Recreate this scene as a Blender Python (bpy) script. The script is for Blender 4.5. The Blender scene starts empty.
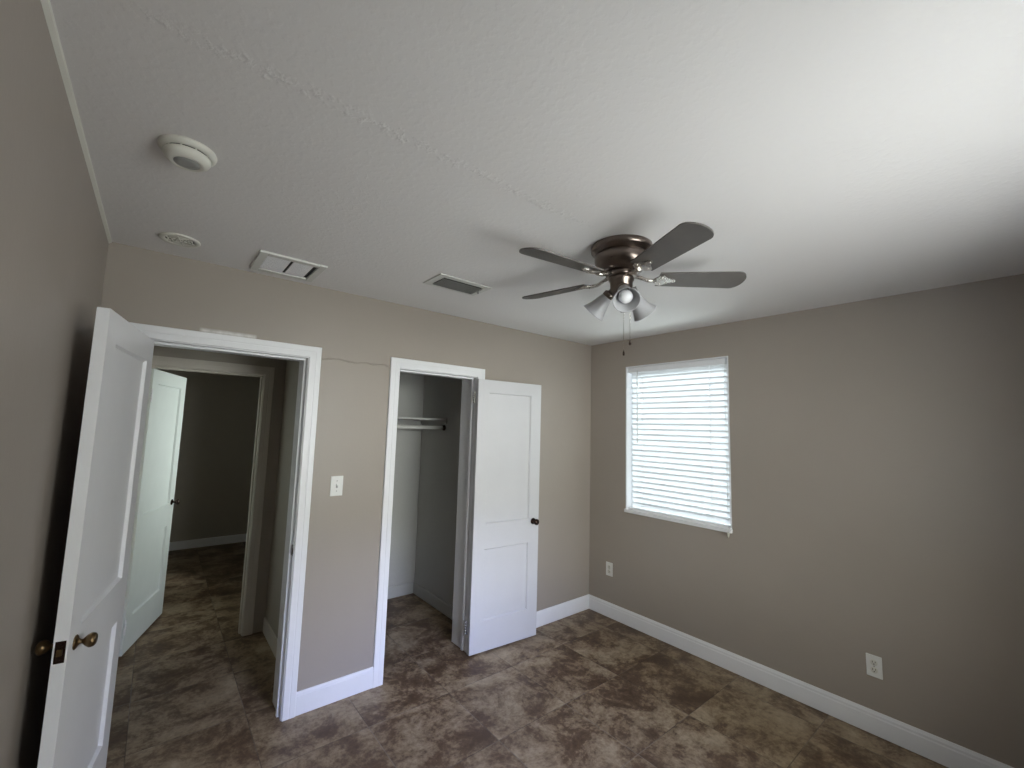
import bpy, bmesh, math, random
from mathutils import Vector, Matrix

random.seed(7)
S = bpy.context.scene
COL = S.collection
PI = math.pi

# ------------------------------------------------------------------ camera
cam_d = bpy.data.cameras.new('camera')
cam = bpy.data.objects.new('camera', cam_d)
COL.objects.link(cam)
S.camera = cam
cam_d.sensor_fit = 'HORIZONTAL'
cam_d.sensor_width = 36.0
cam_d.lens = 430.36 * 36.0 / 1024.0
cam_d.clip_start = 0.02


def cam_axes(yaw, pitch, roll):
    y, p, r = (math.radians(v) for v in (yaw, pitch, roll))
    f = Vector((math.sin(-y) * math.cos(p), math.cos(y) * math.cos(p), math.sin(p)))
    rt = f.cross(Vector((0, 0, 1))).normalized()
    up = rt.cross(f)
    return rt * math.cos(r) + up * math.sin(r), up * math.cos(r) - rt * math.sin(r), f


_r, _u, _f = cam_axes(-39.235, 5.831, 1.627)
_m = Matrix((( _r.x, _u.x, -_f.x), (_r.y, _u.y, -_f.y), (_r.z, _u.z, -_f.z))).to_4x4()
_m.translation = (-3.202, -2.716, 1.621)
cam.matrix_world = _m

# ------------------------------------------------------------------ view, sky, daylight
S.view_settings.view_transform = 'Standard'
S.view_settings.look = 'None'
S.view_settings.gamma = 1.0
S.view_settings.use_curve_mapping = False
S.view_settings.exposure = -0.28
S.cycles.use_denoising = True
S.cycles.max_bounces = 10
S.cycles.diffuse_bounces = 6
S.cycles.transparent_max_bounces = 12
S.cycles.sample_clamp_indirect = 6.0

world = bpy.data.worlds.new('sky')
S.world = world
world.use_nodes = True
wn = world.node_tree
wn.nodes.clear()
w_out = wn.nodes.new('ShaderNodeOutputWorld')
w_bg = wn.nodes.new('ShaderNodeBackground')
w_sky = wn.nodes.new('ShaderNodeTexSky')
w_sky.sky_type = 'HOSEK_WILKIE'
w_sky.turbidity = 4.0
w_sky.ground_albedo = 0.4
w_sky.sun_direction = (0.25, 0.55, 0.8)
w_bg.inputs['Strength'].default_value = 1.1
wn.links.new(w_sky.outputs[0], w_bg.inputs['Color'])
wn.links.new(w_bg.outputs[0], w_out.inputs['Surface'])

WINDOW2 = (-2.45, -1.25, 0.85, 2.10)          # window in the wall behind the camera: x0, x1, z0, z1


def area(name, loc, target, sx, sy, power, col, spread=180):
    d = bpy.data.lights.new(name, 'AREA')
    d.shape = 'RECTANGLE'
    d.size = sx
    d.size_y = sy
    d.energy = power
    d.color = col
    d.spread = math.radians(spread)
    o = bpy.data.objects.new(name, d)
    COL.objects.link(o)
    o.location = loc
    o.rotation_euler = (Vector(target) - Vector(loc)).to_track_quat('-Z', 'Y').to_euler()
    return o


# daylight outside the two windows: the sky above, and sunlit ground below
area('window_daylight_south', (-1.85, -3.52, 1.475), (-1.85, 0.0, 1.475), 1.18, 1.22, 48, (1.0, 0.975, 0.965), 135)
area('sky_daylight_south', (-1.9, -8.0, 4.1), (-1.95, -3.35, 1.45), 2.6, 1.4, 1000, (0.42, 0.49, 1.0))
area('horizon_daylight_southwest', (-5.6, -6.6, 2.1), (-1.85, -3.35, 1.5), 2.6, 2.0, 140, (1.0, 0.96, 0.91))
area('shaded_ground_southwest', (-6.4, -6.2, -0.1), (-1.85, -3.35, 1.5), 2.0, 2.0, 115, (0.68, 0.80, 1.0))
area('horizon_daylight_south', (-3.3, -9.0, 2.0), (-1.85, -3.35, 1.55), 4.6, 1.0, 590, (1.0, 0.97, 0.93))
area('sunlit_ground_south', (-3.1, -5.7, -0.15), (-1.95, -3.35, 1.45), 1.3, 2.0, 50, (0.97, 0.92, 1.0))
area('window_daylight_far_room', (-1.46, 1.95, 1.5), (-3.2, 1.95, 1.5), 0.72, 1.10, 14, (0.97, 1.0, 0.97), 110)
area('sky_daylight_east', (4.0, -0.85, 5.5), (0.1, -0.85, 1.6), 1.2, 0.8, 1700, (0.88, 0.94, 1.0))
area('sunlit_ground_east', (1.6, -0.85, -0.1), (0.1, -0.85, 1.6), 2.2, 1.6, 170, (0.88, 0.95, 1.0))


# ------------------------------------------------------------------ materials
def new_mat(name):
    m = bpy.data.materials.new(name)
    m.use_nodes = True
    nt = m.node_tree
    b = nt.nodes['Principled BSDF']
    return m, nt, b


def N(nt, kind, **kw):
    n = nt.nodes.new(kind)
    for k, v in kw.items():
        if k in n.inputs:
            n.inputs[k].default_value = v
        else:
            setattr(n, k, v)
    return n


def ramp(nt, fac, stops):
    r = nt.nodes.new('ShaderNodeValToRGB')
    e = r.color_ramp.elements
    while len(e) < len(stops):
        e.new(0.5)
    for i, (p, c) in enumerate(stops):
        e[i].position = p
        e[i].color = (c[0], c[1], c[2], 1)
    nt.links.new(fac, r.inputs[0])
    return r.outputs[0]


def mathn(nt, op, a, b=None, clamp=False):
    n = nt.nodes.new('ShaderNodeMath')
    n.operation = op
    n.use_clamp = clamp
    for i, v in enumerate((a, b)):
        if v is None:
            continue
        if isinstance(v, (int, float)):
            n.inputs[i].default_value = v
        else:
            nt.links.new(v, n.inputs[i])
    return n.outputs[0]


def mixc(nt, fac, a, b, blend='MIX'):
    n = nt.nodes.new('ShaderNodeMix')
    n.data_type = 'RGBA'
    n.blend_type = blend
    for sock, v in ((n.inputs[0], fac), (n.inputs[6], a), (n.inputs[7], b)):
        if isinstance(v, (int, float)):
            sock.default_value = v
        elif isinstance(v, tuple):
            sock.default_value = (v[0], v[1], v[2], 1)
        else:
            nt.links.new(v, sock)
    return n.outputs[2]


def coords(nt):
    g = nt.nodes.new('ShaderNodeNewGeometry')
    return g.outputs['Position']


def simple(name, col, rough=0.5, metal=0.0, bump=0.0, bscale=60.0, vary=0.06, spec=0.5):
    m, nt, b = new_mat(name)
    p = nt.nodes.new('ShaderNodeTexCoord').outputs['Object']
    n = N(nt, 'ShaderNodeTexNoise', Scale=bscale * 0.25, Detail=4.0)
    nt.links.new(p, n.inputs['Vector'])
    c = mixc(nt, n.outputs[0], tuple(v * (1 - vary) for v in col), tuple(min(1, v * (1 + vary)) for v in col))
    nt.links.new(c, b.inputs['Base Color'])
    b.inputs['Roughness'].default_value = rough
    b.inputs['Metallic'].default_value = metal
    b.inputs['Specular IOR Level'].default_value = spec
    if bump:
        n2 = N(nt, 'ShaderNodeTexNoise', Scale=bscale, Detail=3.0)
        nt.links.new(p, n2.inputs['Vector'])
        bp = N(nt, 'ShaderNodeBump', Strength=bump, Distance=0.004)
        nt.links.new(n2.outputs[0], bp.inputs['Height'])
        nt.links.new(bp.outputs[0], b.inputs['Normal'])
    return m


def box_mask(nt, pos, lo, hi, soft):
    """1 inside an axis aligned box of world positions, soft edged; None skips an axis"""
    sp = nt.nodes.new('ShaderNodeSeparateXYZ')
    nt.links.new(pos, sp.inputs[0])
    out = None
    for i in range(3):
        if lo[i] is None:
            continue
        for edge, sgn in ((lo[i], 1), (hi[i], -1)):
            d = mathn(nt, 'SUBTRACT', sp.outputs[i], edge) if sgn > 0 else mathn(nt, 'SUBTRACT', edge, sp.outputs[i])
            v = mathn(nt, 'ADD', mathn(nt, 'DIVIDE', d, soft), 0.5, True)
            out = v if out is None else mathn(nt, 'MULTIPLY', out, v)
    return out


WALL = (0.340, 0.300, 0.262)


def wall_material():
    m, nt, b = new_mat('taupe_satin_paint')
    p = coords(nt)
    big = N(nt, 'ShaderNodeTexNoise', Scale=1.6, Detail=5.0, Roughness=0.6)
    nt.links.new(p, big.inputs['Vector'])
    c = mixc(nt, big.outputs[0], tuple(v * 0.93 for v in WALL), tuple(v * 1.07 for v in WALL))
    # a smear of white paint above the bedroom door casing
    nz = N(nt, 'ShaderNodeTexNoise', Scale=26.0, Detail=4.0)
    nt.links.new(p, nz.inputs['Vector'])
    sm = box_mask(nt, p, (-3.07, -0.02, 2.070), (-2.82, 0.02, 2.088), 0.014)
    sm = mathn(nt, 'MULTIPLY', sm, mathn(nt, 'MULTIPLY', nz.outputs[0], 1.5), True)
    c = mixc(nt, sm, c, (0.78, 0.77, 0.77))
    nt.links.new(c, b.inputs['Base Color'])
    b.inputs['Roughness'].default_value = 0.42
    b.inputs['Specular IOR Level'].default_value = 0.4
    fine = N(nt, 'ShaderNodeTexNoise', Scale=55.0, Detail=3.0)
    nt.links.new(p, fine.inputs['Vector'])
    lump = N(nt, 'ShaderNodeTexNoise', Scale=7.0, Detail=2.0)
    nt.links.new(p, lump.inputs['Vector'])
    # a wavering plaster ridge between the two door casings
    wob = N(nt, 'ShaderNodeTexNoise', Scale=9.0, Detail=3.0)
    nt.links.new(p, wob.inputs['Vector'])
    sp = nt.nodes.new('ShaderNodeSeparateXYZ')
    nt.links.new(p, sp.inputs[0])
    zz = mathn(nt, 'ADD', sp.outputs[2], mathn(nt, 'MULTIPLY', mathn(nt, 'SUBTRACT', wob.outputs[0], 0.5), 0.05))
    ridge = mathn(nt, 'SUBTRACT', 1.0, mathn(nt, 'DIVIDE', mathn(nt, 'ABSOLUTE', mathn(nt, 'SUBTRACT', zz, 2.006)), 0.007), True)
    ridge = mathn(nt, 'MULTIPLY', ridge, box_mask(nt, p, (-2.475, -0.02, None), (-2.03, 0.02, None), 0.02)
                  if False else box_mask(nt, p, (-2.475, -0.02, 1.9), (-2.03, 0.02, 2.1), 0.02))
    h = mathn(nt, 'ADD', mathn(nt, 'MULTIPLY', fine.outputs[0], 0.25), mathn(nt, 'MULTIPLY', lump.outputs[0], 0.6))
    h = mathn(nt, 'ADD', h, mathn(nt, 'MULTIPLY', ridge, 4.5))
    bp = N(nt, 'ShaderNodeBump', Strength=0.35, Distance=0.004)
    nt.links.new(h, bp.inputs['Height'])
    nt.links.new(bp.outputs[0], b.inputs['Normal'])
    return m


def ceiling_material():
    m, nt, b = new_mat('textured_ceiling_paint')
    p = coords(nt)
    big = N(nt, 'ShaderNodeTexNoise', Scale=1.3, Detail=3.0)
    nt.links.new(p, big.inputs['Vector'])
    c = mixc(nt, big.outputs[0], (0.71, 0.693, 0.685), (0.77, 0.752, 0.742))
    nt.links.new(c, b.inputs['Base Color'])
    b.inputs['Roughness'].default_value = 0.65
    b.inputs['Specular IOR Level'].default_value = 0.25
    n1 = N(nt, 'ShaderNodeTexNoise', Scale=48.0, Detail=4.0, Roughness=0.55)
    nt.links.new(p, n1.inputs['Vector'])
    k = mathn(nt, 'MULTIPLY', mathn(nt, 'SUBTRACT', n1.outputs[0], 0.47), 4.0, True)
    # a patched board seam running across the ceiling beside the fan
    wob = N(nt, 'ShaderNodeTexNoise', Scale=14.0, Detail=3.0)
    nt.links.new(p, wob.inputs['Vector'])
    sp = nt.nodes.new('ShaderNodeSeparateXYZ')
    nt.links.new(p, sp.inputs[0])
    yy = mathn(nt, 'ADD', sp.outputs[1], mathn(nt, 'MULTIPLY', mathn(nt, 'SUBTRACT', wob.outputs[0], 0.5), 0.05))
    seam = mathn(nt, 'SUBTRACT', 1.0, mathn(nt, 'DIVIDE', mathn(nt, 'ABSOLUTE', mathn(nt, 'ADD', yy, 1.613)), 0.032), True)
    msk = box_mask(nt, p, (-3.2, None, 2.3), (-1.85, None, 2.6), 0.3)
    seam = mathn(nt, 'MULTIPLY', seam, msk)
    lumps = mathn(nt, 'MULTIPLY', seam, mathn(nt, 'MULTIPLY', k, 2.6))
    h = mathn(nt, 'ADD', mathn(nt, 'MULTIPLY', k, 0.35), lumps)
    bp = N(nt, 'ShaderNodeBump', Strength=0.30, Distance=0.005)
    nt.links.new(h, bp.inputs['Height'])
    nt.links.new(bp.outputs[0], b.inputs['Normal'])
    return m


def floor_material():
    """half metre vinyl tiles laid square to the walls, each with its own brown slate mottling"""
    m, nt, b = new_mat('brown_slate_vinyl_tile')
    p = coords(nt)
    off = N(nt, 'ShaderNodeVectorMath', operation='ADD')
    off.inputs[1].default_value = (1.183, 0.832, 0)
    nt.links.new(p, off.inputs[0])
    sc = N(nt, 'ShaderNodeVectorMath', operation='SCALE')
    sc.inputs['Scale'].default_value = 2.0
    nt.links.new(off.outputs[0], sc.inputs[0])
    fl = N(nt, 'ShaderNodeVectorMath', operation='FLOOR')
    nt.links.new(sc.outputs[0], fl.inputs[0])
    wn_ = N(nt, 'ShaderNodeTexWhiteNoise', noise_dimensions='3D')
    nt.links.new(fl.outputs[0], wn_.inputs['Vector'])
    big = N(nt, 'ShaderNodeVectorMath', operation='SCALE')
    big.inputs['Scale'].default_value = 37.0
    nt.links.new(wn_.outputs['Color'], big.inputs[0])
    q = N(nt, 'ShaderNodeVectorMath', operation='ADD')
    nt.links.new(p, q.inputs[0])
    nt.links.new(big.outputs[0], q.inputs[1])
    cloud = N(nt, 'ShaderNodeTexNoise', Scale=3.9, Detail=12.0, Roughness=0.74, Distortion=0.3)
    nt.links.new(q.outputs[0], cloud.inputs['Vector'])
    grit = N(nt, 'ShaderNodeTexNoise', Scale=38.0, Detail=6.0, Roughness=0.7)
    nt.links.new(q.outputs[0], grit.inputs['Vector'])
    tone = mathn(nt, 'MULTIPLY', mathn(nt, 'SUBTRACT', wn_.outputs['Value'], 0.5), 0.035)
    f = mathn(nt, 'ADD', mathn(nt, 'ADD', mathn(nt, 'MULTIPLY', cloud.outputs[0], 0.78),
                               mathn(nt, 'MULTIPLY', grit.outputs[0], 0.22)), tone)
    c = ramp(nt, f, [(0.385, (0.074, 0.043, 0.024)), (0.465, (0.125, 0.078, 0.045)),
                     (0.525, (0.240, 0.176, 0.108)), (0.65, (0.410, 0.325, 0.216))])
    # joints
    fr = N(nt, 'ShaderNodeVectorMath', operation='FRACTION')
    nt.links.new(sc.outputs[0], fr.inputs[0])
    sp = nt.nodes.new('ShaderNodeSeparateXYZ')
    nt.links.new(fr.outputs[0], sp.inputs[0])
    d = None
    for i in (0, 1):
        e = mathn(nt, 'MINIMUM', sp.outputs[i], mathn(nt, 'SUBTRACT', 1.0, sp.outputs[i]))
        d = e if d is None else mathn(nt, 'MINIMUM', d, e)
    j = mathn(nt, 'SUBTRACT', 1.0, mathn(nt, 'DIVIDE', d, 0.007), True)
    jn = N(nt, 'ShaderNodeTexNoise', Scale=2.2, Detail=2.0)
    nt.links.new(p, jn.inputs['Vector'])
    jc = ramp(nt, jn.outputs[0], [(0.45, (0.035, 0.024, 0.018)), (0.6, (0.21, 0.18, 0.15))])
    c = mixc(nt, mathn(nt, 'MULTIPLY', j, 0.75), c, jc)
    nt.links.new(c, b.inputs['Base Color'])
    rg = mathn(nt, 'ADD', 0.36, mathn(nt, 'MULTIPLY', grit.outputs[0], 0.18))
    nt.links.new(rg, b.inputs['Roughness'])
    b.inputs['Specular IOR Level'].default_value = 0.35
    h = mathn(nt, 'SUBTRACT', mathn(nt, 'MULTIPLY', cloud.outputs[0], 0.5), mathn(nt, 'MULTIPLY', j, 0.8))
    bp = N(nt, 'ShaderNodeBump', Strength=0.25, Distance=0.003)
    nt.links.new(h, bp.inputs['Height'])
    nt.links.new(bp.outputs[0], b.inputs['Normal'])
    return m


def translucent(name, col, amount, rough=0.4):
    m, nt, b = new_mat(name)
    out = nt.nodes['Material Output']
    b.inputs['Base Color'].default_value = (*col, 1)
    b.inputs['Roughness'].default_value = rough
    t = N(nt, 'ShaderNodeBsdfTranslucent')
    t.inputs['Color'].default_value = (*col, 1)
    n = N(nt, 'ShaderNodeTexNoise', Scale=20.0)
    nt.links.new(nt.nodes.new('ShaderNodeTexCoord').outputs['Object'], n.inputs['Vector'])
    fac = mathn(nt, 'ADD', amount - 0.03, mathn(nt, 'MULTIPLY', n.outputs[0], 0.06))
    mx = N(nt, 'ShaderNodeMixShader')
    nt.links.new(fac, mx.inputs[0])
    nt.links.new(b.outputs[0], mx.inputs[1])
    nt.links.new(t.outputs[0], mx.inputs[2])
    nt.links.new(mx.outputs[0], out.inputs['Surface'])
    return m


def glass_material():
    m, nt, b = new_mat('window_glass')
    nt.nodes.remove(b)
    out = nt.nodes['Material Output']
    t = N(nt, 'ShaderNodeBsdfTransparent')
    t.inputs['Color'].default_value = (0.95, 0.98, 0.97, 1)
    g = N(nt, 'ShaderNodeBsdfGlossy', Roughness=0.02)
    lw = N(nt, 'ShaderNodeLayerWeight', Blend=0.5)
    fr = mathn(nt, 'ADD', 0.035, mathn(nt, 'MULTIPLY', mathn(nt, 'POWER', lw.outputs['Facing'], 4.0), 0.6))
    mx = N(nt, 'ShaderNodeMixShader')
    nt.links.new(fr, mx.inputs[0])
    nt.links.new(t.outputs[0], mx.inputs[1])
    nt.links.new(g.outputs[0], mx.inputs[2])
    nt.links.new(mx.outputs[0], out.inputs['Surface'])
    return m


def brushed(name, col, rough):
    m, nt, b = new_mat(name)
    p = nt.nodes.new('ShaderNodeTexCoord').outputs['Object']
    mp = N(nt, 'ShaderNodeMapping')
    mp.inputs['Scale'].default_value = (3, 3, 180)
    nt.links.new(p, mp.inputs['Vector'])
    n = N(nt, 'ShaderNodeTexNoise', Scale=6.0, Detail=4.0)
    nt.links.new(mp.outputs[0], n.inputs['Vector'])
    nt.links.new(mixc(nt, n.outputs[0], tuple(v * 0.85 for v in col), tuple(v * 1.1 for v in col)), b.inputs['Base Color'])
    b.inputs['Metallic'].default_value = 1.0
    nt.links.new(mathn(nt, 'ADD', rough, mathn(nt, 'MULTIPLY', n.outputs[0], 0.1)), b.inputs['Roughness'])
    return m


M_WALL = wall_material()
M_CEIL = ceiling_material()
M_FLOOR = floor_material()
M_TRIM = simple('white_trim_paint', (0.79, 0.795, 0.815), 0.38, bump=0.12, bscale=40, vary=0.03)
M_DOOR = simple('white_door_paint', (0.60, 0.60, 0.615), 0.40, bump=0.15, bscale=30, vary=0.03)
M_DOOR_BED = simple('white_door_paint_lit', (0.81, 0.815, 0.83), 0.36, bump=0.15, bscale=30, vary=0.03)  # same white as the closet door; missing light put into a lighter colour
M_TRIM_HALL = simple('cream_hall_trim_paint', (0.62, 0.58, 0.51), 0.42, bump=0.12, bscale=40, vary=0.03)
M_DOOR_OLD = simple('greenish_white_door_paint', (0.68, 0.72, 0.70), 0.40, bump=0.15, bscale=30, vary=0.05)
M_CLOSET = simple('pale_closet_paint', (0.44, 0.44, 0.42), 0.6, bump=0.2, bscale=60, vary=0.03)
M_HALL = simple('hall_paint', (0.37, 0.335, 0.28), 0.5, bump=0.2, bscale=60, vary=0.04)
M_BRASS = brushed('aged_brass', (0.17, 0.115, 0.06), 0.28)
M_BRONZE = simple('dark_bronze', (0.035, 0.018, 0.013), 0.25, 0.7)
M_HINGE = brushed('painted_hinge_steel', (0.60, 0.58, 0.55), 0.35)
M_DARK = simple('dark_gap', (0.02, 0.02, 0.02), 0.8)
M_NICKEL = brushed('brushed_bronze_nickel', (0.21, 0.172, 0.15), 0.24)
M_NICKEL_LT = brushed('bright_nickel', (0.62, 0.59, 0.55), 0.22)
M_BLADE = simple('dark_grey_wood_blade', (0.10, 0.09, 0.082), 0.5, bump=0.1, bscale=50, vary=0.2)
M_SHADE = translucent('frosted_glass', (0.50, 0.50, 0.515), 0.30, 0.3)
M_BULB = translucent('opal_bulb', (0.86, 0.86, 0.88), 0.25, 0.12)
M_SLAT = translucent('white_blind_slat', (0.86, 0.87, 0.88), 0.42, 0.4)
M_PLASTIC = simple('white_plastic', (0.74, 0.74, 0.72), 0.35, vary=0.02)
M_IVORY = simple('ivory_plastic', (0.66, 0.65, 0.59), 0.4, vary=0.03)
M_GREYDIAL = simple('grey_plastic_lens', (0.30, 0.30, 0.29), 0.3, vary=0.05)
M_VENTW = simple('white_enamel', (0.60, 0.60, 0.57), 0.4, vary=0.03)
M_FILTER = simple('pale_filter_panel', (0.80, 0.80, 0.82), 0.7, vary=0.03)
M_LOUVER = simple('grey_louvre_metal', (0.26, 0.255, 0.24), 0.5, vary=0.05)
M_GLASS = glass_material()
M_GROUND = simple('pale_outdoor_ground', (0.35, 0.36, 0.28), 0.9, vary=0.2, bscale=8)
M_STUCCO = simple('exterior_siding', (0.6, 0.6, 0.58), 0.8)


# ------------------------------------------------------------------ mesh helpers
class MB:
    """collects shapes into one bmesh"""

    def __init__(self):
        self.bm = bmesh.new()

    def poly(self, pts):
        vs = [self.bm.verts.new(p) for p in pts]
        return self.bm.faces.new(vs)

    def box(self, x0, x1, y0, y1, z0, z1, bev=0.0, mat=None):
        r = bmesh.ops.create_cube(self.bm, size=1.0)
        vs = r['verts']
        for v in vs:
            v.co = Vector((x0 + (x1 - x0) * (v.co.x + .5), y0 + (y1 - y0) * (v.co.y + .5), z0 + (z1 - z0) * (v.co.z + .5)))
        if bev:
            es = list({e for v in vs for e in v.link_edges})
            g = bmesh.ops.bevel(self.bm, geom=es, offset=bev, segments=2, affect='EDGES', profile=0.6)
            vs = list({v for f in g['faces'] for v in f.verts} | {v for v in vs if v.is_valid})
        if mat is not None:
            bmesh.ops.transform(self.bm, matrix=mat, verts=vs)
        return self

    def lathe(self, prof, n=32, mat=Matrix.Identity(4), cap0=False, cap1=False):
        """prof: (radius, height) pairs about local z"""
        rings = []
        for r, z in prof:
            if r < 1e-6:
                rings.append([self.bm.verts.new(mat @ Vector((0, 0, z)))])
            else:
                rings.append([self.bm.verts.new(mat @ Vector((r * math.cos(2 * PI * i / n), r * math.sin(2 * PI * i / n), z))) for i in range(n)])
        for a, b in zip(rings, rings[1:]):
            for i in range(n):
                j = (i + 1) % n
                if len(a) == 1 and len(b) == 1:
                    continue
                if len(a) == 1:
                    f = self.bm.faces.new((a[0], b[i], b[j]))
                elif len(b) == 1:
                    f = self.bm.faces.new((a[i], a[j], b[0]))
                else:
                    f = self.bm.faces.new((a[i], a[j], b[j], b[i]))
                f.smooth = True
        if cap0 and len(rings[0]) > 1:
            self.bm.faces.new(list(reversed(rings[0])))
        if cap1 and len(rings[-1]) > 1:
            self.bm.faces.new(rings[-1])
        return self

    def tube(self, pts, r, n=10):
        pts = [Vector(p) for p in pts]
        rings = []
        for k, p in enumerate(pts):
            d = (pts[min(k + 1, len(pts) - 1)] - pts[max(k - 1, 0)]).normalized()
            a = d.orthogonal().normalized() if k == 0 else (a - d * a.dot(d)).normalized()
            b = d.cross(a)
            rings.append([self.bm.verts.new(p + (a * math.cos(2 * PI * i / n) + b * math.sin(2 * PI * i / n)) * r) for i in range(n)])
        for A, B in zip(rings, rings[1:]):
            for i in range(n):
                f = self.bm.faces.new((A[i], A[(i + 1) % n], B[(i + 1) % n], B[i]))
                f.smooth = True
        self.bm.faces.new(list(reversed(rings[0])))
        self.bm.faces.new(rings[-1])
        return self

    def extrude_profile(self, prof, p0, p1, outward, up=Vector((0, 0, 1)), miter0=0.0, miter1=0.0):
        """sweep a closed (out, up) profile from p0 to p1; a miter shifts a point along the run by out*miter"""
        p0, p1, o = Vector(p0), Vector(p1), Vector(outward)
        d = (p1 - p0).normalized()
        A = [self.bm.verts.new(p0 + o * a + up * b + d * (a * miter0)) for a, b in prof]
        B = [self.bm.verts.new(p1 + o * a + up * b - d * (a * miter1)) for a, b in prof]
        n = len(prof)
        for i in range(n):
            j = (i + 1) % n
            self.bm.faces.new((A[i], A[j], B[j], B[i]))
        self.bm.faces.new(list(reversed(A)))
        self.bm.faces.new(B)
        return self

    def build(self, name, mat, parent=None, loc=None):
        bmesh.ops.recalc_face_normals(self.bm, faces=self.bm.faces)
        me = bpy.data.meshes.new(name)
        self.bm.to_mesh(me)
        self.bm.free()
        me.materials.append(mat)
        o = bpy.data.objects.new(name, me)
        COL.objects.link(o)
        if parent is not None:
            o.parent = parent
        if loc is not None:
            o.location = loc
        return o


def tag(o, label, cat, group=None, kind=None):
    o['label'] = label
    o['category'] = cat
    if group:
        o['group'] = group
    if kind:
        o['kind'] = kind
    return o


def empty(name, loc, label, cat, group=None, kind=None, rz=0.0):
    o = bpy.data.objects.new(name, None)
    COL.objects.link(o)
    o.location = loc
    o.rotation_euler = (0, 0, rz)
    o.empty_display_size = 0.1
    return tag(o, label, cat, group, kind)


def struct(mb, name, mat, label, cat):
    return tag(mb.build(name, mat), label, cat, kind='structure')


# ------------------------------------------------------------------ dimensions
H = 2.44
LX = -3.45                      # left wall face
FY = -3.35                      # wall behind the camera
T = 0.12                        # wall thickness
TB = 0.20                       # thickness of the wall with the two doorways
DX0, DX1, DZ = -3.275, -2.545, 1.998     # bedroom doorway clear opening
CX0, CX1, CZ = -1.966, -1.338, 1.998     # closet doorway
HY = 1.20                       # second doorway wall
HX0, HX1, HZ = -3.293, -2.572, 1.985
HALLX = -2.42                   # hall's right wall face
CLX, CLY = -1.13, 1.24          # closet right and back wall faces
WY0, WY1, WZ0, WZ1 = -1.298, -0.402, 0.945, 2.193   # blind window

# ------------------------------------------------------------------ setting
b = MB().box(-4.9, T, FY - T, 4.27, -0.10, 0.0)
struct(b, 'floor', M_FLOOR, 'mottled brown slate look vinyl tile floor', 'floor')
b = MB().box(-4.9, T, FY - T, 4.27, H, H + 0.10)
struct(b, 'ceiling', M_CEIL, 'off white textured ceiling with a patched seam', 'ceiling')

J = 0.020                       # jamb board thickness
b = MB()
b.box(LX - T, DX0 - J, 0, TB, 0, H).box(DX1 + J, CX0 - J, 0, TB, 0, H).box(CX1 + J, T, 0, TB, 0, H)
b.box(DX0 - J, DX1 + J, 0, TB, DZ + J, H).box(CX0 - J, CX1 + J, 0, TB, CZ + J, H)
struct(b, 'wall_back', M_WALL, 'taupe wall holding the bedroom doorway and the closet', 'wall')

b = MB().box(LX - T, LX, FY - T, 0, 0, H)
struct(b, 'wall_left', M_WALL, 'taupe wall behind the open bedroom door', 'wall')

b = MB()
b.box(0, T, FY - T, WY0, 0, H).box(0, T, WY1, 0, 0, H)
b.box(0, T, WY0, WY1, 0, WZ0).box(0, T, WY0, WY1, WZ1, H)
struct(b, 'wall_right', M_WALL, 'shaded taupe wall with the blind covered window', 'wall')

x0, x1, z0, z1 = WINDOW2
b = MB()
b.box(LX, x0, FY - T, FY, 0, H).box(x1, 0, FY - T, FY, 0, H)
b.box(x0, x1, FY - T, FY, 0, z0).box(x0, x1, FY - T, FY, z1, H)
struct(b, 'wall_front', M_WALL, 'taupe wall with the daylight window facing the closet', 'wall')

b = MB().box(HALLX, HALLX + T, TB, CLY, 0, H)
struct(b, 'wall_hall', M_HALL, 'short hall wall between the bedroom doorway and the second doorway', 'wall')
b = MB().box(LX - T, LX, TB, HY, 0, H)
struct(b, 'wall_hall_left', M_HALL, 'hall wall on the hinge side of the two doors', 'wall')
b = MB()
b.box(-4.9, HX0 - J, HY, HY + T, 0, H).box(HX1 + J, HALLX, HY, HY + T, 0, H)
b.box(HX0 - J, HX1 + J, HY, HY + T, HZ + J, H)
b.box(HALLX, HALLX + T, CLY, HY + T, 0, H)
struct(b, 'wall_hall_back', M_HALL, 'wall around the second doorway at the end of the hall', 'wall')

b = MB().box(HALLX + T, 0.0, CLY, HY + T, 0, H)
struct(b, 'wall_closet_back', M_CLOSET, 'pale rear wall inside the closet', 'wall')
b = MB().box(CLX, CLX + T, TB, CLY, 0, H)
struct(b, 'wall_closet_right', M_CLOSET, 'pale side wall inside the closet', 'wall')

FARY = 4.15
b = MB().box(-4.9, 0.0, FARY, FARY + T, 0, H)
struct(b, 'wall_far', M_HALL, 'dim rear wall of the room beyond the hall', 'wall')
b = MB().box(-4.9, -4.78, HY + T, FARY, 0, H)
struct(b, 'wall_far_left', M_HALL, 'side wall of the far room behind its door', 'wall')
b = MB().box(-1.6, -1.48, HY + T, 1.57, 0, H).box(-1.6, -1.48, 2.33, FARY, 0, H)
b.box(-1.6, -1.48, 1.57, 2.33, 0, 0.92).box(-1.6, -1.48, 1.57, 2.33, 2.08, H)
struct(b, 'wall_far_right', M_HALL, 'side wall of the far room past the doorway', 'wall')

# paint bead where the left wall meets the ceiling
b = MB().extrude_profile([(0, 0), (0.011, 0), (0.009, -0.006), (0, -0.012)], (LX, FY, H), (LX, 0, H), (1, 0, 0))
struct(b, 'trim_1', M_IVORY, 'thin caulk bead along the left wall top', 'trim')

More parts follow.
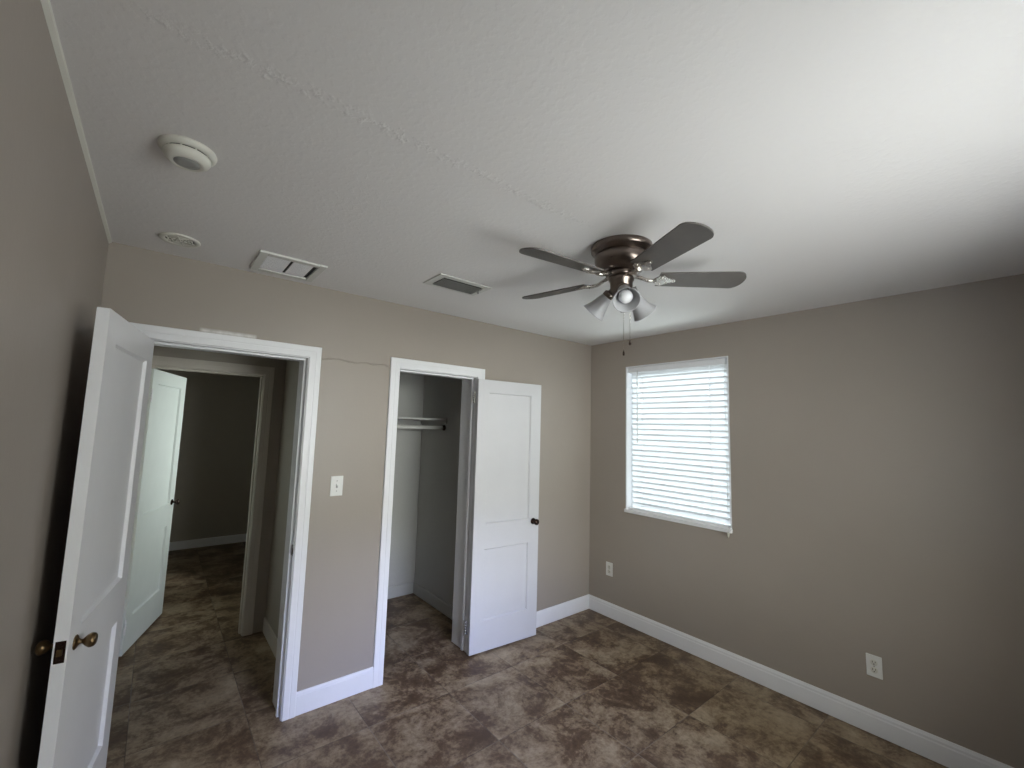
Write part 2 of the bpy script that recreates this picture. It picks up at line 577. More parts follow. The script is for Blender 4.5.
# ------------------------------------------------------------------ baseboards
BB = [(0, 0), (0.015, 0), (0.015, 0.088), (0.012, 0.094), (0.012, 0.105), (0.007, 0.114), (0.004, 0.120), (0, 0.120)]
BBF = [(0, 0), (0.014, 0), (0.014, 0.100), (0.0125, 0.104), (0.0125, 0.114), (0.009, 0.120), (0, 0.120)]
BBS = [(0, 0), (0.014, 0), (0.014, 0.094), (0.010, 0.102), (0, 0.102)]
CW = 0.066                      # casing width
g = 0.003
b = MB()
b.extrude_profile(BBF, (DX1 + CW, 0, g), (CX0 - CW, 0, g), (0, -1, 0))
b.extrude_profile(BBF, (CX1 + CW, 0, g), (0, 0, g), (0, -1, 0), miter1=1.0)
struct(b, 'baseboard_back', M_TRIM, 'white baseboard under the closet wall', 'baseboard')
b = MB().extrude_profile(BB, (0, FY, g), (0, 0, g), (-1, 0, 0), miter1=1.0, miter0=1.0)
struct(b, 'baseboard_right', M_TRIM, 'long white baseboard under the window wall', 'baseboard')
b = MB().extrude_profile(BB, (LX, FY, g), (LX, -0.02, g), (1, 0, 0), miter0=1.0)
struct(b, 'baseboard_left', M_TRIM, 'white baseboard behind the open bedroom door', 'baseboard')
b = MB().extrude_profile(BB, (LX, FY, g), (0, FY, g), (0, 1, 0), miter0=1.0, miter1=1.0)
struct(b, 'baseboard_front', M_TRIM, 'white baseboard under the wall facing the closet', 'baseboard')
b = MB()
b.extrude_profile(BBS, (HALLX + T, CLY, g), (CLX, CLY, g), (0, -1, 0), miter1=1.0)
b.extrude_profile(BBS, (CLX, TB + 0.004, g), (CLX, CLY, g), (-1, 0, 0), miter1=1.0)
struct(b, 'baseboard_closet', M_CLOSET, 'pale baseboard running around the closet inside', 'baseboard')
b = MB().extrude_profile(BBS, (HALLX, TB + 0.019, g), (HALLX, HY - 0.018, g), (-1, 0, 0))
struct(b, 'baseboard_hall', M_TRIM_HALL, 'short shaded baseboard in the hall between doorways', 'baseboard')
b = MB().extrude_profile(BBS, (-4.78, FARY, g), (-1.6, FARY, g), (0, -1, 0))
struct(b, 'baseboard_far', M_TRIM, 'pale baseboard across the dim far room', 'baseboard')


# ------------------------------------------------------------------ door casings with jambs
CP = [(0, 0), (0.013, 0), (0.0155, 0.003), (0.016, 0.030), (0.0148, 0.034), (0.016, 0.038), (0.0165, 0.063), (0.014, 0.066), (0, 0.066)]


def casing(mb, x0, x1, zt, y, side):
    """mitred casing round three sides of an opening; side = -1 lies towards -y"""
    n = len(CP)
    runs = []
    for sx, x in ((-1, x0), (1, x1)):
        lo = [mb.bm.verts.new((x + sx * bb, y + side * a, 0.002)) for a, bb in CP]
        hi = [mb.bm.verts.new((x + sx * bb, y + side * a, zt + bb)) for a, bb in CP]
        for i in range(n):
            j = (i + 1) % n
            mb.bm.faces.new((lo[i], lo[j], hi[j], hi[i]))
        mb.bm.faces.new(lo)
        runs.append(hi)
    for i in range(n):
        j = (i + 1) % n
        mb.bm.faces.new((runs[0][i], runs[0][j], runs[1][j], runs[1][i]))


def doorway(name, x0, x1, zt, y0, y1, stop, label, both=True, mat=None):
    """jambs between wall faces y0 and y1, stops at y range stop, casings on the faces"""
    mb = MB()
    mb.box(x0 - J, x0, y0 - 0.003, y1 + 0.003, 0.001, zt + J).box(x1, x1 + J, y0 - 0.003, y1 + 0.003, 0.001, zt + J)
    mb.box(x0, x1, y0 - 0.003, y1 + 0.003, zt, zt + J)
    s0, s1 = stop
    mb.box(x0, x0 + 0.012, s0, s1, 0.001, zt, 0.002).box(x1 - 0.012, x1, s0, s1, 0.001, zt, 0.002)
    mb.box(x0 + 0.012, x1 - 0.012, s0, s1, zt - 0.012, zt, 0.002)
    casing(mb, x0 - 0.004, x1 + 0.004, zt + 0.004, y0, -1)
    if both:
        casing(mb, x0 - 0.004, x1 + 0.004, zt + 0.004, y1, 1)
    return struct(mb, name, mat or M_TRIM, label, 'door frame')


tr2 = doorway('trim_2', DX0, DX1, DZ, 0, TB, (0.038, 0.062), 'white casing around the bedroom doorway')
tr3 = doorway('trim_3', CX0, CX1, CZ, 0, TB, (0.038, 0.062), 'white casing around the open closet', both=False)
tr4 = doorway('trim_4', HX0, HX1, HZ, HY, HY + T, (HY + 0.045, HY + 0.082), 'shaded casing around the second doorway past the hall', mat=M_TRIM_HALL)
MB().box(DX1 - 0.0015, DX1 + 0.001, 0.006, 0.036, 0.865, 0.925, 0.0006).box(DX1 - 0.006, DX1 - 0.001, -0.002, 0.008, 0.878, 0.912, 0.001) \
    .build('strike_plate', M_BRONZE, tr2)


# ------------------------------------------------------------------ panelled doors
def door_leaf_mesh(w, h, t, stile, zs, depth=0.013, bev=0.008):
    """slab from x 0..w, y 0..t, z 0..h with two recessed panels on both faces"""
    mb = MB()
    xs = [0, stile, w - stile, w]
    zz = [0, zs[0], zs[1], zs[2], zs[3], h]
    for y, s in ((0.0, 1), (t, -1)):
        for i in range(3):
            for k in range(5):
                a0, a1, c0, c1 = xs[i], xs[i + 1], zz[k], zz[k + 1]
                if i == 1 and k in (1, 3):
                    o = [(a0, y, c0), (a1, y, c0), (a1, y, c1), (a0, y, c1)]
                    yi = y + s * depth
                    e = bev
                    q = [(a0 + e, yi, c0 + e), (a1 - e, yi, c0 + e), (a1 - e, yi, c1 - e), (a0 + e, yi, c1 - e)]
                    ym = y + s * 0.003
                    e2 = 0.002
                    mdl = [(a0 + e2, ym, c0 + e2), (a1 - e2, ym, c0 + e2), (a1 - e2, ym, c1 - e2), (a0 + e2, ym, c1 - e2)]
                    for m in range(4):
                        n = (m + 1) % 4
                        mb.poly((o[m], o[n], mdl[n], mdl[m]))
                        mb.poly((mdl[m], mdl[n], q[n], q[m]))
                    mb.poly(q)
                else:
                    mb.poly([(a0, y, c0), (a1, y, c0), (a1, y, c1), (a0, y, c1)])
    for i in range(3):
        for z in (0, h):
            mb.poly([(xs[i], 0, z), (xs[i + 1], 0, z), (xs[i + 1], t, z), (xs[i], t, z)])
    for k in range(5):
        for x in (0, w):
            mb.poly([(x, 0, zz[k]), (x, 0, zz[k + 1]), (x, t, zz[k + 1]), (x, t, zz[k])])
    bmesh.ops.remove_doubles(mb.bm, verts=mb.bm.verts, dist=1e-5)
    return mb


def align(direction, origin):
    m = Vector(direction).to_track_quat('Z', 'Y').to_matrix().to_4x4()
    m.translation = Vector(origin)
    return m


def knob_pair(parent, x, z, t, mat, faces=(-1, 1), scale=1.0, tulip=True):
    for s in faces:
        o = (x, 0.0 if s < 0 else t, z)
        mm = align((0, s, 0), o)
        kb = MB()
        if tulip:
            prof = [(0.0, 0.0), (0.026, 0.0), (0.027, 0.003), (0.022, 0.007), (0.014, 0.010), (0.009, 0.016), (0.008, 0.022), (0.012, 0.026),
                    (0.020, 0.034), (0.0255, 0.043), (0.026, 0.050), (0.023, 0.058), (0.017, 0.0625), (0.008, 0.064), (0.0, 0.064)]
        else:
            prof = [(0.0, 0.0), (0.021, 0.0), (0.021, 0.004), (0.014, 0.008), (0.008, 0.013), (0.008, 0.021), (0.015, 0.027), (0.0205, 0.035),
                    (0.0205, 0.043), (0.015, 0.050), (0.006, 0.053), (0.0, 0.053)]
        kb.lathe([(r * scale, q * scale) for r, q in prof], 28, mm)
        kb.build('knob', mat, parent)


def hinge(parent, x, y, z, mat):
    hb = MB()
    for k in range(5):
        hb.lathe([(0.0, 0.0), (0.0062, 0.0), (0.0062, 0.0165), (0.0, 0.0165)], 14, Matrix.Translation((x, y, z - 0.045 + k * 0.018)))
    hb.lathe([(0.0, 0.0), (0.004, 0.0), (0.005, 0.004), (0.0, 0.007)], 12, Matrix.Translation((x, y, z + 0.0445)))
    hb.box(x - 0.001, x + 0.026, y + 0.003, y + 0.006, z - 0.045, z + 0.044)
    hb.build('hinge', mat, parent)


# bedroom door: hinged on the left jamb, swung into the room
ang = math.atan2(-0.70, -0.112)
d1 = empty('door_1', (-3.280, -0.022, 0), 'white two panel bedroom door standing open beside the left wall, brass knob', 'door', kind='structure', rz=ang)
W1 = 0.712
db = door_leaf_mesh(W1, 1.972, 0.035, 0.105, (0.225, 0.725, 0.905, 1.865))
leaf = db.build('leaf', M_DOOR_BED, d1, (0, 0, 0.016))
# local +y of this leaf faces the room
knob_pair(d1, W1 - 0.062, 0.882, 0.035, M_BRASS, scale=0.85)
b = MB().box(W1 - 0.0012, W1 + 0.0015, 0.005, 0.030, 0.849, 0.915, 0.0006)
b.lathe([(0.0, 0), (0.0045, 0), (0.0045, 0.003), (0.0, 0.0035)], 12, align((1, 0, 0), (W1 + 0.001, 0.0175, 0.905)))
b.lathe([(0.0, 0), (0.0045, 0), (0.0045, 0.003), (0.0, 0.0035)], 12, align((1, 0, 0), (W1 + 0.001, 0.0175, 0.859)))
lp = b.build('latch_plate', M_BRONZE, d1)
MB().box(W1 + 0.0005, W1 + 0.011, 0.011, 0.024, 0.873, 0.893, 0.002).build('latch_bolt', M_BRASS, lp)
for z in (0.20, 1.02, 1.80):
    hinge(d1, -0.004, -0.007, z, M_HINGE)

# closet door: hinged on the right jamb, folded back almost flat against the wall
th = -0.075
d2 = empty('door_2', (-1.363, -0.070, 0), 'white two panel closet door folded back against the wall, dark knob', 'door', kind='structure', rz=th)
W2 = 0.602
db = door_leaf_mesh(W2, 1.968, 0.035, 0.098, (0.210, 0.715, 0.895, 1.872))
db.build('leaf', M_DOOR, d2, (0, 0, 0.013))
knob_pair(d2, W2 - 0.056, 0.888, 0.035, M_BRONZE, tulip=False, scale=1.15)
for z in (0.186, 1.845):
    hinge(d2, -0.010, 0.043, z, M_HINGE)

# far door: opens into the room past the hall
a3 = math.atan2(0.69, 0.222)
d3 = empty('door_3', (HX0 + 0.008, HY + T - 0.012, 0), 'pale greenish white panelled door ajar beyond the hall', 'door', kind='structure', rz=a3)
W3 = 0.708
db = door_leaf_mesh(W3, 1.955, 0.035, 0.105, (0.225, 0.725, 0.905, 1.855))
db.build('leaf', M_DOOR_OLD, d3, (0, -0.035, 0.018))
for s in (-1, 1):
    mm = align((0, s, 0), (W3 - 0.055, -0.035 if s < 0 else 0.0, 0.925))
    MB().lathe([(0.0, 0.0), (0.024, 0.0), (0.024, 0.004), (0.012, 0.009), (0.008, 0.014), (0.008, 0.022), (0.016, 0.028), (0.022, 0.037),
                (0.022, 0.046), (0.015, 0.054), (0.0, 0.057)], 24, mm).build('knob', M_BRONZE, d3)
for z in (0.20, 1.78):
    hinge(d3, -0.004, -0.038, z, M_TRIM)

# ------------------------------------------------------------------ closet shelf and rod
b = MB().box(HALLX + T, CLX, CLY - 0.48, CLY, 1.672, 1.690, 0.002)
b.box(CLX - 0.018, CLX, CLY - 0.49, CLY, 1.642, 1.672, 0.002)
cs = tag(b.build('closet_shelf', M_CLOSET), 'pale shelf board high inside the closet above the rod', 'shelf')
rod = empty('closet_rod', (CLX, CLY - 0.44, 1.604), 'pale metal hanging rod under the closet shelf', 'rod')
MB().lathe([(0.0, 0), (0.0165, 0), (0.0165, 1.15), (0.0, 1.15)], 20, align((-1, 0, 0), (-0.004, 0, 0))).build('tube', M_VENTW, rod)
bk = MB().lathe([(0.0, 0), (0.026, 0), (0.026, 0.004), (0.021, 0.006), (0.021, 0.022), (0.018, 0.022)], 20, align((-1, 0, 0), (0, 0, 0)))
bk.build('socket', M_BRONZE, rod)
bk = MB().lathe([(0.0, 0), (0.026, 0), (0.026, 0.004), (0.021, 0.006), (0.021, 0.022), (0.018, 0.022)], 20, align((1, 0, 0), (HALLX + T - CLX, 0, 0)))
bk.build('socket', M_BRONZE, rod)

# ------------------------------------------------------------------ blind window in the right wall
w1 = empty('window_1', (0.0, (WY0 + WY1) / 2, WZ0), 'white framed window behind a drawn blind', 'window', kind='structure')
Wd, Wh = WY1 - WY0, WZ1 - WZ0
hw = Wd / 2


def frame_mb(mb, xa, xb, ya, yb, za, zb, wid, bev=0.002):
    mb.box(xa, xb, ya, ya + wid, za, zb, bev).box(xa, xb, yb - wid, yb, za, zb, bev)
    mb.box(xa, xb, ya + wid, yb - wid, za, za + wid, bev).box(xa, xb, ya + wid, yb - wid, zb - wid, zb, bev)
    return mb


# painted reveal lining and frame
b = MB()
b.box(-0.003, T, hw - 0.010, hw, 0, Wh).box(-0.003, T, -hw, -hw + 0.010, 0, Wh).box(-0.003, T, -hw + 0.010, hw - 0.010, Wh - 0.010, Wh)
b.build('lining', M_TRIM, w1)
b = MB().box(-0.020, T, -hw - 0.004, hw + 0.004, -0.018, 0.010, 0.003)
b.build('sill', M_TRIM, w1)
b = frame_mb(MB(), 0.070, 0.110, -hw + 0.010, hw - 0.010, 0.010, Wh - 0.010, 0.022)
b.build('sash', M_TRIM, w1)
MB().box(0.088, 0.092, -hw + 0.04, hw - 0.04, 0.04, Wh - 0.04).build('pane', M_GLASS, w1)

bl = empty('window_blind', (0.034, (WY0 + WY1) / 2, WZ0 + 0.012), 'white horizontal slat blind lowered and closed over the window', 'blind')
bw = hw - 0.022
top = Wh - 0.024
MB().box(-0.028, 0.028, -bw, bw, top - 0.045, top, 0.003).build('headrail', M_TRIM, bl)
NS = 26
z_lo, z_hi = 0.040, top - 0.062
pitch = (z_hi - z_lo) / (NS - 1)
tilt = math.radians(63)
sb = MB()
for k in range(NS):
    zc = z_lo + k * pitch
    pts_t, pts_b = [], []
    for i in range(7):
        s = (i / 6 - 0.5) * 0.050
        crown = 0.0030 * (1 - (2 * (i / 6) - 1) ** 2)
        # across the slat: room edge high, outer edge low
        dx = s * math.cos(tilt) + crown * math.sin(tilt)
        dz = -s * math.sin(tilt) + crown * math.cos(tilt)
        nx, nz = math.sin(tilt) * 0.0013, math.cos(tilt) * 0.0013
        pts_t.append((dx + nx, zc + dz + nz))
        pts_b.append((dx - nx, zc + dz - nz))
    loop = pts_t + list(reversed(pts_b))
    A = [sb.bm.verts.new((px, -bw + 0.002, pz)) for px, pz in loop]
    B = [sb.bm.verts.new((px, bw - 0.022, pz)) for px, pz in loop]
    n = len(loop)
    for i in range(n):
        sb.bm.faces.new((A[i], A[(i + 1) % n], B[(i + 1) % n], B[i]))
    sb.bm.faces.new(A)
    sb.bm.faces.new(list(reversed(B)))
sb.build('slats', M_SLAT, bl)
MB().box(-0.027, 0.027, -bw, bw, -0.006, 0.014, 0.003).build('bottom_rail', M_TRIM, bl)
for yy in (bw - 0.135, -bw + 0.125):
    lb = MB()
    for xx in (-0.026, 0.026):
        lb.tube([(xx, yy, 0.012), (xx, yy, top - 0.045)], 0.0011, 6)
    for k in range(NS):
        lb.tube([(-0.026, yy, z_lo + k * pitch + 0.016), (0.026, yy, z_lo + k * pitch - 0.026)], 0.0012, 5)
    lb.build('ladder_cord', M_TRIM, bl)
wb = MB().tube([(-0.033, bw - 0.095, top - 0.030), (-0.036, bw - 0.095, top - 0.10), (-0.036, bw - 0.097, top - 0.66)], 0.0042, 8)
wb.build('tilt_wand', M_PLASTIC, bl)
cb = MB()
for dy in (-0.004, 0.004):
    cb.tube([(-0.031, -bw + 0.006 + dy, top - 0.030), (-0.034, -bw + 0.003 + dy, 0.5), (-0.060, -bw - 0.006, 0.02), (-0.062, -bw - 0.008, -0.03)], 0.0013, 6)
cd = cb.build('lift_cord', M_PLASTIC, bl)
MB().lathe([(0.0, 0.0), (0.007, 0.0), (0.0085, -0.010), (0.006, -0.026), (0.0035, -0.034), (0.0, -0.035)], 14,
           Matrix.Translation((-0.062, -bw - 0.008, -0.026))).build('tassel', M_IVORY, cd)

# ------------------------------------------------------------------ daylight window behind the camera
w2 = empty('window_2', ((x0 + x1) / 2, FY, z0), 'bare window in the wall facing the closet', 'window', kind='structure')
h2 = (x1 - x0) / 2
v2 = z1 - z0
b = MB()
for s in (-1, 1):
    b.box(s * h2 - (0.035 if s > 0 else 0), s * h2 + (0.035 if s < 0 else 0), -0.10, -0.06, 0.0, v2, 0.002)
b.box(-h2 + 0.035, h2 - 0.035, -0.10, -0.06, 0, 0.035, 0.002).box(-h2 + 0.035, h2 - 0.035, -0.10, -0.06, v2 - 0.035, v2, 0.002)
b.box(-h2 + 0.035, h2 - 0.035, -0.095, -0.065, v2 / 2 - 0.018, v2 / 2 + 0.018, 0.002)
b.build('sash', M_TRIM, w2)
MB().box(-h2 - 0.02, h2 + 0.02, -T, 0.02, -0.02, 0.0, 0.003).build('sill', M_TRIM, w2)
MB().box(-h2 + 0.03, h2 - 0.03, -0.082, -0.078, 0.03, v2 - 0.03).build('pane', M_GLASS, w2)

w3 = empty('window_3', (-1.54, 1.95, 0.92), 'window in the far room lighting the ajar door', 'window', kind='structure')
b = frame_mb(MB(), 0.0, 0.04, -0.38, 0.38, 0.0, 1.16, 0.035)
b.box(0.004, 0.036, -0.345, 0.345, 0.565, 0.595, 0.002)
b.build('sash', M_TRIM, w3)
MB().box(-0.075, 0.0, -0.40, 0.40, -0.018, 0.0, 0.003).build('sill', M_TRIM, w3)
MB().box(0.018, 0.022, -0.35, 0.35, 0.03, 1.13).build('pane', M_GLASS, w3)

b = MB().box(T, 9.0, -12.0, 8.0, -0.40, -0.28)
b.box(-9.0, T, -12.0, FY - T, -0.40, -0.28)
struct(b, 'ground', M_GROUND, 'bare ground outside the windows', 'ground')


# ------------------------------------------------------------------ switch and outlets
def plate_mb(w=0.070, h=0.115, t=0.005):
    """wall plate standing on local y=0 and bulging to -y"""
    mb = MB()
    mb.box(-w / 2, w / 2, -t, 0, -h / 2, h / 2, 0.0022)
    return mb


sw = empty('light_switch', (-2.331, 0, 1.243), 'white toggle light switch plate between the doorway and closet', 'light switch')
plate_mb(0.072, 0.118).build('plate', M_PLASTIC, sw)
MB().box(-0.005, 0.005, -0.006, -0.004, -0.012, 0.012).build('slot', M_GREYDIAL, sw)
MB().box(-0.0035, 0.0035, -0.016, -0.003, -0.005, 0.005, 0.001, Matrix.Translation((0, 0, 0.004)) @ Matrix.Rotation(math.radians(-25), 4, 'X')).build('toggle', M_PLASTIC, sw)
for z in (0.030, -0.030):
    MB().lathe([(0.003, 0), (0.003, 0.0008), (0.0, 0.0012)], 12, align((0, -1, 0), (0, -0.005, z))).build('screw', M_LOUVER, sw)


def outlet(loc, rz, label):
    o = empty('wall_outlet', loc, label, 'outlet', group='wall outlets', rz=rz)
    plate_mb().build('plate', M_PLASTIC, o)
    for z in (0.0195, -0.0195):
        rb = MB()
        rb.lathe([(0.0, 0.0), (0.0165, 0.0), (0.0165, 0.0012), (0.0155, 0.0018), (0.0, 0.0018)], 24, align((0, -1, 0), (0, -0.005, z)))
        rc = rb.build('receptacle', M_IVORY, o)
        sb_ = MB()
        sb_.box(-0.0075, -0.0050, -0.0074, -0.0064, z - 0.001, z + 0.0080).box(0.0050, 0.0075, -0.0074, -0.0064, z, z + 0.0072)
        sb_.lathe([(0.0, 0.0), (0.0028, 0.0), (0.0028, 0.0008), (0.0, 0.0008)], 12, align((0, -1, 0), (0, -0.0066, z - 0.0075)))
        sb_.build('contact_slots', M_DARK, rc)
    MB().lathe([(0.0032, 0), (0.0032, 0.0008), (0.0, 0.0012)], 12, align((0, -1, 0), (0, -0.005, 0))).build('screw', M_LOUVER, o)
    return o


# local -y of the plate must face -x (into the room): rotate -90 degrees
outlet((0, -2.054, 0.360), -PI / 2, 'white duplex outlet on the window wall, well away from the corner')
outlet((0, -0.231, 0.405), -PI / 2, 'small white outlet on the window wall, close to the room corner')

# ------------------------------------------------------------------ ceiling fittings
sd = empty('smoke_detector', (-3.200, -1.115, H), 'round domed white smoke detector on the ceiling', 'smoke detector')
MB().lathe([(0.0, 0.0), (0.072, 0.0), (0.074, -0.004), (0.072, -0.012), (0.062, -0.016), (0.0, -0.016)], 48).build('base', M_IVORY, sd)
MB().lathe([(0.0, -0.014), (0.0565, -0.014), (0.0565, -0.023), (0.0, -0.023)], 48).build('vent_slot', M_DARK, sd)
MB().lathe([(0.0, -0.0205), (0.060, -0.0205), (0.060, -0.028), (0.056, -0.036), (0.047, -0.044), (0.038, -0.046), (0.034, -0.043),
            (0.0, -0.043)], 48).build('dome', M_IVORY, sd)
MB().lathe([(0.0, -0.042), (0.033, -0.042), (0.033, -0.0445), (0.018, -0.0465), (0.0, -0.047)], 36).build('lens', M_GREYDIAL, sd)
for k in range(10):
    a = k * 2 * PI / 10
    b = MB().box(0.056, 0.0590, -0.002, 0.002, -0.0215, -0.0135, mat=Matrix.Rotation(a, 4, 'Z'))
    b.build('slot_rib', M_IVORY, sd)

rv = empty('round_vent', (-3.193, -0.262, H), 'small round ivory vent cover on the ceiling by the door wall', 'vent')
MB().lathe([(0.054, 0.0), (0.076, 0.0), (0.078, -0.004), (0.073, -0.009), (0.060, -0.008), (0.055, -0.004), (0.054, 0.0)], 48).build('rim', M_IVORY, rv)
MB().lathe([(0.0, -0.0005), (0.0555, -0.0005), (0.0555, -0.0015), (0.0, -0.0015)], 36).build('backing', M_DARK, rv)
b = MB()
for r in (0.016, 0.032, 0.045):
    b.lathe([(r - 0.0035, -0.001), (r - 0.003, -0.007), (r + 0.003, -0.007), (r + 0.0035, -0.001)], 36)
b.lathe([(0.0, -0.001), (0.006, -0.001), (0.006, -0.008), (0.0, -0.009)], 18)
for k in range(6):
    b.box(0.004, 0.057, -0.003, 0.003, -0.007, -0.0015, 0.0, Matrix.Rotation(k * PI / 3 + 0.3, 4, 'Z'))
b.build('grille', M_IVORY, rv)

# two panel return grille
rg = empty('return_grille', (-2.735, -0.242, H), 'white framed ceiling return grille with two pale panels', 'vent')
b = MB()
o_, i_ = 0.155, 0.118
for s in (-1, 1):
    b.box(s * o_ if s < 0 else i_, -i_ if s < 0 else o_, -o_, o_, -0.012, 0.0, 0.003)
    b.box(-i_, i_, -o_ if s < 0 else i_, -i_ if s < 0 else o_, -0.012, 0.0, 0.003)
b.build('frame', M_VENTW, rg)
MB().box(-0.120, 0.120, -0.120, 0.120, -0.0015, -0.0005).build('backing', M_DARK, rg)
for xa, xb in ((-0.116, -0.010), (0.004, 0.098)):
    b = MB()
    for k in range(18):
        ya = -0.114 + k * 0.0127
        b.box(xa, xb, ya, ya + 0.0115, -0.0075, -0.0035, 0.001)
    b.box(xa, xb, -0.114, 0.114, -0.004, -0.0018)
    b.build('filter_panel', M_FILTER, rg)

# louvred supply register
sr = empty('supply_register', (-1.918, -0.622, H), 'white ceiling register with dark grey louvres near the fan', 'vent')
b = MB()
ox, oy, ix, iy = 0.172, 0.102, 0.132, 0.066
for s in (-1, 1):
    b.box(min(s * ox, s * ix), max(s * ox, s * ix), -oy, oy, -0.007, 0.0, 0.002)
    b.box(-ix, ix, min(s * oy, s * iy), max(s * oy, s * iy), -0.007, 0.0, 0.002)
b.build('frame', M_VENTW, sr)
MB().box(-ix, ix, -iy, iy, -0.0015, -0.0005).build('backing', M_DARK, sr)
b = MB()
for k in range(9):
    yc = -iy + 0.010 + k * (2 * iy - 0.018) / 8
    b.box(-ix + 0.001, ix - 0.001, -0.008, 0.008, -0.0008, 0.0008, 0.0, Matrix.Translation((0, yc, -0.011)) @ Matrix.Rotation(math.radians(40), 4, 'X'))
b.build('louvres', M_LOUVER, sr)
MB().box(ix + 0.008, ix + 0.013, -0.004, 0.004, -0.022, -0.006, 0.001).build('lever', M_LOUVER, sr)

# ------------------------------------------------------------------ ceiling fan
FX, FYC = -1.665, -1.58
fan = empty('ceiling_fan', (FX, FYC, H), 'bronze hugger ceiling fan with dark blades and three frosted lamp shades', 'ceiling fan')
MB().lathe([(0.0, 0.0), (0.128, 0.0), (0.133, -0.003), (0.133, -0.024), (0.127, -0.029), (0.117, -0.033), (0.112, -0.042), (0.0, -0.042)], 56).build('canopy', M_NICKEL, fan)
MB().lathe([(0.0, -0.040), (0.108, -0.040), (0.116, -0.046), (0.118, -0.056), (0.117, -0.074), (0.110, -0.094), (0.095, -0.110), (0.076, -0.119),
            (0.0, -0.121)], 56).build('motor_housing', M_NICKEL, fan)
MB().lathe([(0.0, -0.120), (0.064, -0.120), (0.068, -0.125), (0.068, -0.138), (0.062, -0.143), (0.0, -0.143)], 40).build('flywheel', M_NICKEL, fan)
MB().lathe([(0.0, -0.142), (0.052, -0.142), (0.055, -0.147), (0.055, -0.157), (0.049, -0.163), (0.048, -0.204), (0.042, -0.218), (0.022, -0.224),
            (0.0, -0.226)], 40).build('switch_housing', M_NICKEL, fan)


def blade_mb():
    mb = MB()
    n = 26
    outline = []
    R0, R1, hw0, hw1 = 0.160, 0.533, 0.052, 0.064
    for i in range(n + 1):          # lower edge, root to tip
        t = i / n
        outline.append((R0 + (R1 - 0.045 - R0) * t, -(hw0 + (hw1 - hw0) * t)))
    for i in range(1, 12):          # rounded tip
        a = -PI / 2 + PI * i / 12
        outline.append((R1 - 0.045 + 0.045 * math.cos(a), hw1 * math.sin(a)))
    for i in range(n + 1):
        t = 1 - i / n
        outline.append((R0 + (R1 - 0.045 - R0) * t, hw0 + (hw1 - hw0) * t))
    A = [mb.bm.verts.new((x, y, 0.003)) for x, y in outline]
    B = [mb.bm.verts.new((x, y, -0.003)) for x, y in outline]
    mb.bm.faces.new(A)
    mb.bm.faces.new(list(reversed(B)))
    m = len(outline)
    for i in range(m):
        mb.bm.faces.new((A[i], A[(i + 1) % m], B[(i + 1) % m], B[i]))
    return mb


def iron_mb():
    """blade iron: an arm from the flywheel widening into a three lobed plate under the blade"""
    mb = MB()
    mb.tube([(0.060, 0, 0.014), (0.085, 0, 0.006), (0.115, 0, -0.006), (0.150, 0, -0.008)], 0.0085, 10)
    out = [(0.140, -0.012), (0.158, -0.034), (0.178, -0.040), (0.190, -0.028), (0.205, -0.014), (0.228, -0.010), (0.236, 0.0),
           (0.228, 0.010), (0.205, 0.014), (0.190, 0.028), (0.178, 0.040), (0.158, 0.034), (0.140, 0.012)]
    A = [mb.bm.verts.new((x, y, -0.0040)) for x, y in out]
    B = [mb.bm.verts.new((x, y, -0.0085)) for x, y in out]
    mb.bm.faces.new(A)
    mb.bm.faces.new(list(reversed(B)))
    for i in range(len(out)):
        j = (i + 1) % len(out)
        mb.bm.faces.new((A[i], A[j], B[j], B[i]))
    for x, y in ((0.172, -0.026), (0.172, 0.026), (0.222, 0.0)):
        mb.lathe([(0.0055, -0.0085), (0.0050, -0.0110), (0.0, -0.0120)], 12, Matrix.Translation((x, y, 0)))
    return mb


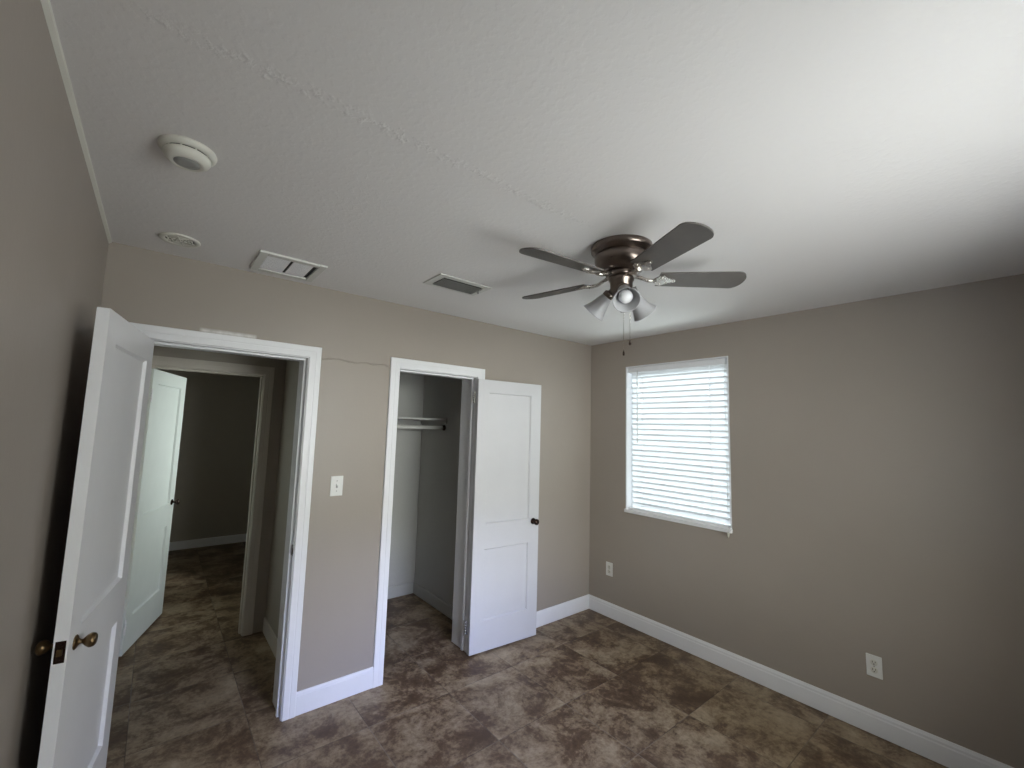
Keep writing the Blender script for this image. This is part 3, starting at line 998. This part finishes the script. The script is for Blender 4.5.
pitch_m = Matrix.Rotation(math.radians(-12), 4, 'X')
blade0 = blade_mb().build('blade', M_BLADE, fan)
iron0 = iron_mb().build('blade_iron', M_NICKEL_LT, blade0)
for k in range(5):
    bo = blade0 if k == 0 else blade0.copy()
    if k:
        COL.objects.link(bo)
        bo.parent = fan
        io = iron0.copy()
        COL.objects.link(io)
        io.parent = bo
    bo.matrix_local = Matrix.Translation((0, 0, -0.147)) @ Matrix.Rotation(math.radians(-42 + 72 * k), 4, 'Z') @ pitch_m

for az in (225.5, 345.5, 105.5):
    a = math.radians(az)
    tl = math.radians(46)
    ax = Vector((math.cos(a) * math.sin(tl), math.sin(a) * math.sin(tl), -math.cos(tl)))
    root = Vector((math.cos(a) * 0.040, math.sin(a) * 0.040, -0.194))
    mm = align(ax, root)
    ab = MB().lathe([(0.0, -0.004), (0.014, -0.004), (0.015, 0.012), (0.024, 0.016), (0.026, 0.022), (0.026, 0.036), (0.023, 0.038), (0.0, 0.038)], 24, mm)
    ab.build('lamp_holder', M_NICKEL, fan)
    out_p = [(0.0235, 0.030), (0.026, 0.040), (0.030, 0.055), (0.0345, 0.075), (0.0405, 0.096), (0.0475, 0.114), (0.0545, 0.128), (0.0565, 0.131)]
    in_p = [(r - 0.0028, z) for r, z in reversed(out_p)]
    sh = MB().lathe(out_p + in_p + [out_p[0]], 36, mm).build('lamp_shade', M_SHADE, fan)
    bb_ = MB().lathe([(0.012, 0.036), (0.013, 0.050), (0.017, 0.062), (0.0245, 0.080), (0.0285, 0.094), (0.0285, 0.104), (0.0235, 0.116), (0.013, 0.123),
                      (0.0, 0.125)], 28, mm)
    bb_.build('bulb', M_BULB, sh)

for dx, dy, zl in ((0.053, -0.008, -0.416), (0.048, 0.022, -0.460)):
    pc = MB().tube([(dx * 0.85, dy * 0.85, -0.190), (dx, dy, -0.200), (dx, dy, zl)], 0.0011, 6).build('pull_chain', M_NICKEL_LT, fan)
    MB().lathe([(0.0, 0.0), (0.0022, -0.001), (0.0045, -0.012), (0.0050, -0.018), (0.0030, -0.023), (0.0, -0.024)], 12,
               Matrix.Translation((dx, dy, zl))).build('chain_pendant', M_BRONZE, pc)
